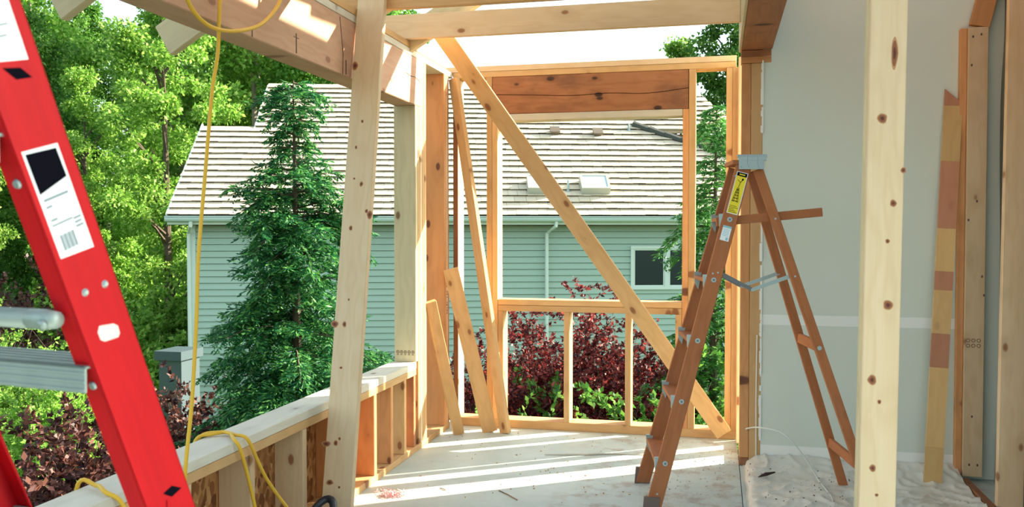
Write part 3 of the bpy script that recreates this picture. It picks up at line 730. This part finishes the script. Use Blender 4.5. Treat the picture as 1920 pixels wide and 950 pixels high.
def shake(mb, x0, x1, r, dz):
    # a thin slab resting on the course below: front edge proud with an open dark gap beneath
    l = EXP+.03; t = .016; zf = .068+dz; zb = .014
    mb.add([(x0, r, zf-t), (x1, r, zf-t), (x1, r+l, zb-t), (x0, r+l, zb-t), (x0, r, zf), (x1, r, zf), (x1, r+l, zb), (x0, r+l, zb)],
           [(3,2,1,0),(4,5,6,7),(0,1,5,4),(1,2,6,5),(2,3,7,6),(3,0,4,7)])
for k_ in range(6):
    mb = MB(); w_ = .20+.02*k_; shake(mb, 0, w_, 0, .003*(k_ % 3)); shake_meshes.append((w_, mb.mesh('shake', SHAKE)))
rest = MB()
for i in range(rows):
    r = i*EXP; a, b = span(r+EXP*.5); x = a-.04*rng.random()
    while x < b:
        if cnt < 300 and x < 12.2:
            w_, me = rng.choice(shake_meshes); put('shake', me, RF @ Matrix.Translation((x, r+rng.uniform(-.008, .008), 0)), ho); cnt += 1
        else:
            w_ = rng.uniform(.2, .3); shake(rest, x, min(x+w_, b+.02), r+rng.uniform(-.008, .008), rng.uniform(0, .006))
        x += w_+.006
rest.build('shakes', SHAKE, ho, RF, kind='stuff')
m = MB()
for i in range(11):    # capped hip from the upper eave down to the right
    t = i/10; p = Vector((11.35, 3.98, .06)).lerp(Vector((15.3, 1.45, .06)), t); q = Vector((11.35, 3.98, .06)).lerp(Vector((15.3, 1.45, .06)), t+.105)
    m.tube([p+Vector((0, 0, .03)), q], .085, 6)
m.build('hip_cap', plain('hip_tile_grey', (.07, .08, .07), .8), ho, RF)
m = MB(); m.box((11.5, 3.70, -.02), (14.9, 3.92, .0)); m.build('upper_fascia', TAN, ho, RF)
W = lambda s, y, z: HM @ Vector((s, y, z))
m = MB(); m.box((11.45, 3.30, 1.4), (14.2, 3.36, 2.30)); m.build('upper_wall', TAN, ho, HM)
m = MB(); m.box((11.45, 3.00, 2.30), (14.5, 3.12, 2.47)); m.build('upper_eave_board', TRIMW, ho, HM)
m = MB(); m.box((1.36, 4.58, 3.60), (13.3, 4.80, 3.66)); m.build('ridge_cap', SHAKE, ho, HM)
m = MB(); m.box((-.03, 0, -.12), (.0, 3.88, .05)); m.box((1.33, 3.6, -.12), (1.36, 5.93, .05)); m.build('rake_board', TRIMW, ho, RF)
# gutter, fascia, soffit, walls
m = MB(); m.tube([(-.02, -.075, -.065), (15.6, -.075, -.065)], .065, 10); m.box((-.02, -.145, -.02), (15.6, -.01, .0)); m.box((-.02, -.02, -.13), (15.6, 0, 0)); m.build('gutter', GUTT, ho, HM)
m = MB(); m.box((0, 0, -.19), (15.6, .025, .01)); m.build('fascia', TRIMW, ho, HM)
m = MB(); m.box((0, .02, -.20), (15.6, .48, -.185)); m.build('soffit', SOFF, ho, HM)
m = MB(); m.box((.42, .49, -5.5), (15.0, 9.0, -.19)); m.build('wall_core', UNDER, ho, HM)  # near-black core seen through the siding gaps paints the shade under each lap
z = -.20; k_ = 0
sb = MB(); LAP = .150
sb.add([(0, .048, 0), (14.6, .048, 0), (14.6, .032, LAP-.010), (0, .032, LAP-.010), (0, -.002, 0), (14.6, -.002, 0)], [(4, 5, 2, 3), (0, 1, 5, 4), (1, 2, 5), (0, 4, 3), (0, 3, 2, 1)])
sbm = sb.mesh('siding_board', SIDING)
sbl = MB(); w1 = 10.72-.40; sbl.add([(0, .045, 0), (w1, .045, 0), (w1, .02, LAP+.02), (0, .02, LAP+.02), (0, .030, 0), (w1, .030, 0)], [(4, 5, 2, 3), (0, 1, 5, 4), (1, 2, 5), (0, 4, 3), (0, 3, 2, 1)])
while z > -5.3:
    z -= LAP; put('siding_board', sbm, HM @ Matrix.Translation((.40, .44, z)), ho)
m = MB(); m.box((.34, .42, -5.5), (.50, .50, -.19)); m.build('corner_board', TRIMW, ho, HM)
def house_window(x0, x1, z0, z1, n):
    f = MB(); t = .07; f.box((x0-t, .40, z0-t), (x1+t, .455, z0)); f.box((x0-t, .40, z1), (x1+t, .455, z1+t)); f.box((x0-t, .40, z0), (x0, .455, z1)); f.box((x1, .40, z0), (x1+t, .455, z1))
    wd = (x1-x0)/n
    for i in range(1, n): f.box((x0+i*wd-.05, .40, z0), (x0+i*wd+.05, .455, z1))
    fo = f.build('window', TRIMW, ho, HM)
    for i in range(n):
        a = x0+i*wd+(.05 if i else 0); b = x0+(i+1)*wd-(.05 if i < n-1 else 0)
        q = MB(); s = .035
        q.box((a, .425, z0), (a+s, .45, z1)); q.box((b-s, .425, z0), (b, .45, z1)); q.box((a+s, .425, z0), (b-s, .45, z0+s)); q.box((a+s, .425, z1-s), (b-s, .45, z1)); q.build('sash', TRIMW, fo, HM)
        q = MB(); q.box((a+s, .436, z0+s), (b-s, .442, z1-s)); q.build('pane', GLASS, fo, HM)
house_window(10.83, 12.45, -1.68, -.77, 2)
for x in (.37, 8.72):
    m = MB(); m.tube([(x+.18, -.07, -.10), (x+.17, -.07, -.22), (x, .37, -.40), (x, .38, -5.4)], .043, 6); m.build('downspout', TRIMW, ho, HM)
def skylight(x0, x1, r0, r1):
    f = MB(); H0 = .25
    f.box((x0, r0, -.02), (x1, r0+.06, H0)); f.box((x0, r1-.06, -.02), (x1, r1, H0)); f.box((x0, r0+.06, -.02), (x0+.06, r1-.06, H0)); f.box((x1-.06, r0+.06, -.02), (x1, r1-.06, H0))
    fo = f.build('skylight', plain('skylight_frame', (.42, .44, .38), .5), ho, RF)
    q = MB(); q.box((x0+.06, r0+.06, H0-.03), (x1-.06, r1-.06, H0-.01)); q.build('pane', SKYG, fo, RF)
skylight(8.28, 8.95, .80, 1.38); skylight(9.58, 10.28, .80, 1.38)
for s_, r_ in ((9.19, 3.5), (10.33, 3.44)):
    m = MB(); m.box((s_-.09, r_, 0), (s_+.09, r_+.20, .13)); m.box((s_-.13, r_-.05, .12), (s_+.13, r_+.22, .16)); m.build('roof_vent', plain('vent_brown', (.16, .13, .10), .7), ho, RF)
for s_, r_, h_ in ((9.28, .95, .30), (11.21, 3.72, .22)):
    p = (Matrix.Rotation(PH, 4, 'X') @ Vector((s_, r_, 0)))
    m = MB(); m.tube([p, p+Vector((0, 0, h_))], .03, 8); m.tube([p, p+Vector((0, 0, .06))], .05, 8); m.build('vent_pipe', GALV, ho, HM)

# ================================================================ YARD
CT, ST = math.cos(YAW), math.sin(YAW)
def yard(u, v, z=0): return Vector((u*CT-v*ST, u*ST+v*CT, z))     # u across, v away from the building
def gz(v): return -4.2 if v < 22 else -4.2+(v-22)*.115
vs = []; fs = []; nu, nv = 40, 40
for i in range(nu+1):
    for j in range(nv+1):
        u = -70+140*i/nu; v = 2.5+90*j/nv; p = yard(u, v, gz(v)+.12*mn.noise(Vector((u*.2, v*.2, 0)))); vs.append(p)
for i in range(nu):
    for j in range(nv): a = i*(nv+1)+j; fs.append((a, a+nv+1, a+nv+2, a+1))
m = MB(); m.add(vs, fs); tag(m.build('ground', GROUND, smooth=True), 'sloping lawn and soil of the yard', 'ground', kind='structure')

def quads_mesh(name, P, D, Sd, L, Wd, mat):
    """P base points, D unit leaf directions, Sd unit side vectors -> one rhombus leaf each"""
    n = len(P); co = np.empty((n, 4, 3), np.float32)
    L = np.broadcast_to(np.asarray(L), (n,))[:, None]; Wd = np.broadcast_to(np.asarray(Wd), (n,))[:, None]
    co[:, 0] = P; co[:, 1] = P+D*L*.45+Sd*Wd*.5; co[:, 2] = P+D*L; co[:, 3] = P+D*L*.45-Sd*Wd*.5
    me = bpy.data.meshes.new(name)
    me.vertices.add(n*4); me.vertices.foreach_set('co', co.ravel())
    me.loops.add(n*4); me.loops.foreach_set('vertex_index', np.arange(n*4, dtype=np.int32))
    me.polygons.add(n); me.polygons.foreach_set('loop_start', np.arange(0, n*4, 4, dtype=np.int32))
    me.polygons.foreach_set('loop_total', np.full(n, 4, dtype=np.int32))
    me.materials.append(mat); me.update(calc_edges=True); return me
def unit(a): return a/np.maximum(np.linalg.norm(a, axis=1, keepdims=True), 1e-6)
def cloud(rs, centers, n_each, rad, L, mat, name='foliage', flat=.8, lshape=.62):
    P = np.repeat(centers, n_each, axis=0); n = len(P)
    off = unit(rs.normal(size=(n, 3)))*(rs.random((n, 1))**.45)*np.repeat(rad, n_each)[:, None]; off[:, 2] *= flat
    P = P+off; D = unit(off*.6/np.maximum(np.linalg.norm(off, axis=1, keepdims=True), .01)+rs.normal(size=(n, 3))*.6+np.array([0, 0, -.25])); Sd = unit(np.cross(D, rs.normal(size=(n, 3))))
    LL = L*rs.uniform(.7, 1.3, n)
    return quads_mesh(name, P, D, Sd, LL, LL*lshape, mat)
def decid(seed, H, rad, low, ncl, n_each, leaf, mat, bark=BARK):
    rs = np.random.RandomState(seed); c = []
    while len(c) < ncl:
        z = rs.uniform(low, 1.0); prof = math.sin(math.pi*min(1, (z-low)/(1-low)*.86+.14))**.6
        a = rs.uniform(0, 2*math.pi); q = rad*prof*rs.uniform(.25, 1.0)
        c.append((q*math.cos(a), q*math.sin(a), z*H))
    c = np.array(c); fm = cloud(rs, c, n_each, rs.uniform(.35, .75, ncl)*rad*.36, leaf, mat)
    m = MB(); lean_ = rs.uniform(-.3, .3, 2)
    tp = [(lean_[0]*t*t, lean_[1]*t*t, H*.93*t) for t in np.linspace(0, 1, 8)]
    m.tube(tp, [.022*H*(1-.85*t)*.55 for t in np.linspace(0, 1, 8)], 7)
    for k in rs.choice(ncl, min(26, ncl), replace=False):
        e = Vector(c[k]); zb = max(.1*H, e.z-.35*math.hypot(e.x, e.y)-rs.uniform(.2, 1.0)); t = min(1, zb/(H*.93)); s = Vector((lean_[0]*t*t, lean_[1]*t*t, zb))
        m.tube([s, s.lerp(e, .5)+Vector((0, 0, .12)), e], [.045, .03, .012], 5)
    return fm, m.mesh('trunk', bark)
def tree(name, proto, loc, scale, rz, label, cat='tree', group=None):
    M = Matrix.Translation(loc) @ Matrix.Rotation(rz, 4, 'Z') @ Matrix.Diagonal((scale, scale, scale, 1))
    r_ = put(name, None, M); tag(r_, label, cat, group)
    put('foliage', proto[0], M, r_); put('trunk', proto[1], M, r_); return r_
decA = decid(1, 12, 2.6, .22, 120, 290, .135, LF_BRIGHT, BARKL)
decB = decid(2, 12, 2.3, .18, 120, 290, .13, LF_MID)
decC = decid(3, 12, 2.0, .25, 100, 270, .12, LF_BRIGHT)
rng = random.Random(5)
spots = []
for v in (27, 31, 36, 42, 50):
    u = -.66*v
    while u < -.10*v:
        spots.append((u+rng.uniform(-.6, .6), v+rng.uniform(-1.5, 1.5))); u += 3.3+rng.uniform(-.3, .8)
for i, (u, v) in enumerate(spots):
    px = u/v
    if v < 33 and px > -.36: continue        # the house stands here
    if v > 30 and -.445 < px < -.405 and v > 33: continue      # a gap of sky
    pr_ = (decA, decB, decC)[rng.randrange(3)]
    tree('deciduous_tree', pr_, yard(u, v, gz(v)-.1), rng.uniform(.85, 1.2)*(.95 if v < 33 else 1.25), rng.random()*6.28, 'leafy bright green tree of the wood behind the house', group='trees of the wood')
tree('deciduous_tree', decB, yard(7.6, 31, gz(31)), 1.02, 1.0, 'dark leafy tree rising behind the right end of the shake roof')
tree('deciduous_tree', decC, yard(5.9, 32, gz(32)), .93, 2.2, 'thinner tree left of the dark tree above the right end of the roof')
tree('deciduous_tree', decA, yard(10.4, 33, gz(33)), 1.05, .3, 'tree at the far right end of the roof behind the posts')

def conifer(seed, H, spread, mat, nb=230, droop=.5, z0=0.0):
    rs = np.random.RandomState(seed); Ps = []; Ds = []; Ls = []; m = MB()
    m.tube([(0, 0, 0), (.03, .02, H*.5), (0, 0, H)], [.12, .06, .008], 7)
    prof_t = [0, .25, .42, .52, .60, .66, .72, .78, .83, .88, .93, .97, 1.0]
    prof_w = [1.0, 1.0, .98, .84, .60, .44, .58, .62, .34, .15, .20, .32, .03]
    for b in range(nb):
        t = z0+(1-z0)*(b+rs.random())/nb; z = H*(.05+.95*t)
        L = spread*np.interp(t, prof_t, prof_w)*(rs.uniform(.35, 1.12) if rs.random() < .45 else rs.uniform(.8, 1.12))+.06
        az = rs.uniform(0, 6.283); dh = np.array([math.cos(az), math.sin(az), 0])
        ns = max(5, int(L/.062)); s = np.linspace(.04, 1, ns)
        rise = rs.uniform(.10, .55); dr = droop*rs.uniform(.5, 1.5)
        sway = rs.uniform(-.25, .25)
        side0 = np.array([-dh[1], dh[0], 0])
        pts = np.stack([dh[0]*L*s+side0[0]*sway*L*s*s, dh[1]*L*s+side0[1]*sway*L*s*s, z+L*(rise*s-dr*s*s)], 1)
        if b % 2 == 0: m.tube([Vector((0, 0, z))]+[Vector(pts[k]) for k in (ns//3, 2*ns//3, ns-1)], [.014, .011, .007, .002], 4, False)
        roll = rs.uniform(-.6, .6); side = side0*math.cos(roll)+np.array([0, 0, 1])*math.sin(roll)
        for k in range(1, ns):
            tng = pts[k]-pts[k-1]; tng /= np.linalg.norm(tng)
            bl = min(.42, (.09+.34*L*(1-s[k])**.7*min(1, s[k]*3)))*rs.uniform(.55, 1.25)
            for sg in (-1, 1):
                if rs.random() < .12: continue
                bd = side*sg*rs.uniform(.5, .9)+tng*.62+rs.normal(size=3)*.22+np.array([0, 0, -.12]); bd /= np.linalg.norm(bd)
                n2 = max(3, int(bl/.021)); u = np.linspace(.08, 1, n2)[:, None]
                q = pts[k]+bd*bl*u+np.array([0, 0, -.35])*bl*u*u
                pn = np.cross(bd, [0, 0, 1.0]); pn /= np.linalg.norm(pn)+1e-6
                for s3 in (-1, 1):
                    Ps.append(q); Ds.append(np.tile(bd*.7+pn*s3*.65+np.array([0, 0, -.15]), (n2, 1))+rs.normal(size=(n2, 3))*.22); Ls.append((.040+.045*(1-u[:, 0]))*rs.uniform(.8, 1.4, n2))
    P = np.concatenate(Ps); D = unit(np.concatenate(Ds)); L_ = np.concatenate(Ls)
    Sd = unit(np.cross(D, np.array([0, 0, 1.0])+rs.normal(size=P.shape)*.6))
    return quads_mesh('foliage', P, D, Sd, L_*1.25, .024, mat), m.mesh('trunk', BARK)
con1 = conifer(7, 7.35, 1.38, LF_CON, 330, z0=.12)
tree('conifer', con1, yard(-2.72, 11.0, -4.15), 1.0, .4, 'feathery dark green conifer in front of the house roof left of the posts', 'conifer')
con2 = conifer(12, 7.2, 1.0, LF_CON2, 240, z0=.12)
tree('conifer', con2, yard(2.50, 10.8, -4.2), .98, 2.0, 'feathery conifer seen through the right side of the back frame', 'conifer')

def shrub(seed, nst, H, spread, leaf, mat, dens=1.0, lshape=.5, twl=.22):
    rs = np.random.RandomState(seed); Ps = []; Ds = []; m = MB()
    for i in range(nst):
        az = rs.uniform(0, 6.28); q = spread*rs.uniform(.15, 1); h = H*rs.uniform(.55, 1.0)*(1-.35*(q/spread))
        base = np.array([.12*math.cos(az), .12*math.sin(az), 0]); tip = np.array([q*math.cos(az), q*math.sin(az), h])
        s = np.linspace(0, 1, 9)[:, None]; pth = base*(1-s)+tip*s; pth[:, 2] = h*(s[:, 0]**.75); pth += rs.normal(size=pth.shape)*.02*H*s
        if i % 2 == 0: m.tube([Vector(p) for p in pth], [.014*(1-.8*k/8) for k in range(9)], 4, False)
        for tw in range(9):
            k0 = rs.uniform(.25, 1.0); p0 = base*(1-k0)+tip*k0; p0[2] = h*(k0**.75)
            td = rs.normal(size=3)*np.array([1, 1, .6])+np.array([math.cos(az)*.5, math.sin(az)*.5, .55]); td /= np.linalg.norm(td); tl = twl*H*rs.uniform(.4, 1.2)
            n = int(34*dens); u = rs.random((n, 1)); P = p0+td*tl*u
            Ps.append(P); Ds.append(td*.6+rs.normal(size=(n, 3))*.75)
    P = np.concatenate(Ps); D = unit(np.concatenate(Ds)); n = len(P); Sd = unit(np.cross(D, rs.normal(size=(n, 3)))); LL = leaf*rs.uniform(.6, 1.3, n)
    return quads_mesh('foliage', P, D, Sd, LL, LL*lshape, mat), m.mesh('trunk', BARK)
rshA = shrub(21, 120, 5.2, 1.15, .062, LF_RED, 1.3, .5, .10)
rshB = shrub(22, 120, 4.6, 1.2, .060, LF_RED, 1.3, .5, .11)
gshA = shrub(23, 80, 3.7, 1.0, .070, LF_MID, 1.1, .6, .14)
yshA = shrub(26, 80, 3.7, .9, .060, LF_BRIGHT, .8, .6, .14)
pshA = shrub(24, 90, 3.6, 1.6, .070, LF_DPURP, 1.1, .6, .16)
bshA = shrub(25, 110, 4.0, 2.2, .13, LF_BRIGHT, 1.3, .6, .18)
SG = 'shrub'
def U(px, v): return (px-960)/1650*v
V = 11.5
def bush(name, pt, px, v, sc, rz, lb): tree(name, pt, yard(U(px, v), v, gz(v)), sc, rz, lb, SG)
bush('red_shrub', rshA, 1115, V, 1.02, .5, 'tallest purple-leaved shrub, behind the middle of the window frame')
bush('red_shrub', rshB, 1010, V-1.2, 1.0, 1.7, 'purple-leaved shrub left of the middle cripple stud')
bush('red_shrub', rshB, 905, V-.6, .93, 3.1, 'purple-leaved shrub seen between the leaning boards')
bush('red_shrub', rshA, 1235, V+.2, .86, 4.4, 'purple-leaved shrub right of the second cripple stud')
bush('red_shrub', rshA, 1050, V-.9, .97, 2.4, 'dense purple-leaved shrub just left of the tallest one')
bush('red_shrub', rshB, 1165, V-.9, 1.03, 5.6, 'dense purple-leaved shrub just right of the tallest one')
bush('red_shrub', rshA, 965, V+.4, .96, 3.9, 'purple-leaved shrub with a tip rising over the left end of the sill')
bush('purple_shrub', pshA, 930, 13.0, 1.15, .9, 'dark purple shrub against the siding behind the left cripple stud')
bush('purple_shrub', pshA, 1090, 13.2, 1.22, 2.9, 'dark purple shrub against the siding behind the middle cripple stud')
bush('purple_shrub', pshA, 1240, 13.0, 1.15, 4.9, 'dark purple shrub against the siding behind the right trimmer')
bush('green_shrub', gshA, 885, 9.3, 1.10, .3, 'low green shrub below the leaning boards')
bush('green_shrub', yshA, 1000, 9.0, 1.06, 1.0, 'yellow-green shrub left of the middle cripple stud')
bush('green_shrub', yshA, 1130, 9.0, 1.08, 2.6, 'yellow-green shrub between the two middle cripple studs')
bush('green_shrub', gshA, 1060, 9.8, 1.12, 4.0, 'dark green shrub behind the middle cripple stud')
bush('green_shrub', gshA, 1225, 9.2, 1.13, 5.0, 'dark green shrub beside the right trimmer')
bush('green_shrub', gshA, 1330, 9.6, 1.25, 2.2, 'dark green shrub at the foot of the right conifer')
for i, (px, v, s, pt, lb) in enumerate((
    (50, 8.5, 1.16, pshA, 'dark purple shrub at the far left behind the red ladder'),
    (185, 9.2, 1.14, pshA, 'dark purple shrub below the sill just right of the red ladder'),
    (320, 12.0, 1.08, pshA, 'dark purple shrub left of the conifer foot'),
    (30, 20, 1.42, pshA, 'tall purple shrub at the left edge of the yard'),
    (100, 7.4, .62, gshA, 'green shrub low beneath the sill at the left'),
    (230, 7.2, .66, gshA, 'green shrub low beneath the sill behind the red rail'),
    (340, 7.8, .68, gshA, 'green shrub low beneath the sill beside the yellow hose'),
    (430, 9.0, .80, gshA, 'green shrub at the foot of the large conifer'),
    (625, 9.4, .90, gshA, 'green shrub right of the large conifer foot'),
    (20, 17, 1.18, yshA, 'yellow-green shrub at the left edge behind the ladder steps'),
    (110, 15, 1.16, yshA, 'yellow-green shrub behind the red rail'),
    (170, 21, 1.05, bshA, 'bright green shrub behind the red rail'),
    (285, 25, .95, bshA, 'bright yellow-green shrub by the house corner'),
    (215, 30, 1.1, bshA, 'bright green shrub at the edge of the wood'),
    (345, 29, .9, bshA, 'bright green shrub behind the house corner'),
    )):
    bush('garden_shrub', pt, px, v, s, i*.9, lb)
bx = empty('utility_box', yard(U(340, 17), 17, -4.2)); tag(bx, 'low grey utility box beside the house corner', 'box')
m = MB(); p = yard(U(340, 17), 17, -4.2); m.box((p.x-.24, p.y-.4, -4.2), (p.x+.24, p.y+.2, -1.12)); m.build('cabinet', plain('cabinet_grey', (.06, .09, .10), .6), bx)
m = MB(); m.box((p.x-.29, p.y-.48, -1.12), (p.x+.29, p.y+.25, -.95)); m.build('lid', plain('lid_grey', (.05, .08, .09), .6), bx)
print('OBJECTS', len(bpy.data.objects), 'TRIS', sum(len(o.data.polygons)*2 for o in bpy.data.objects if o.type == 'MESH' and True))
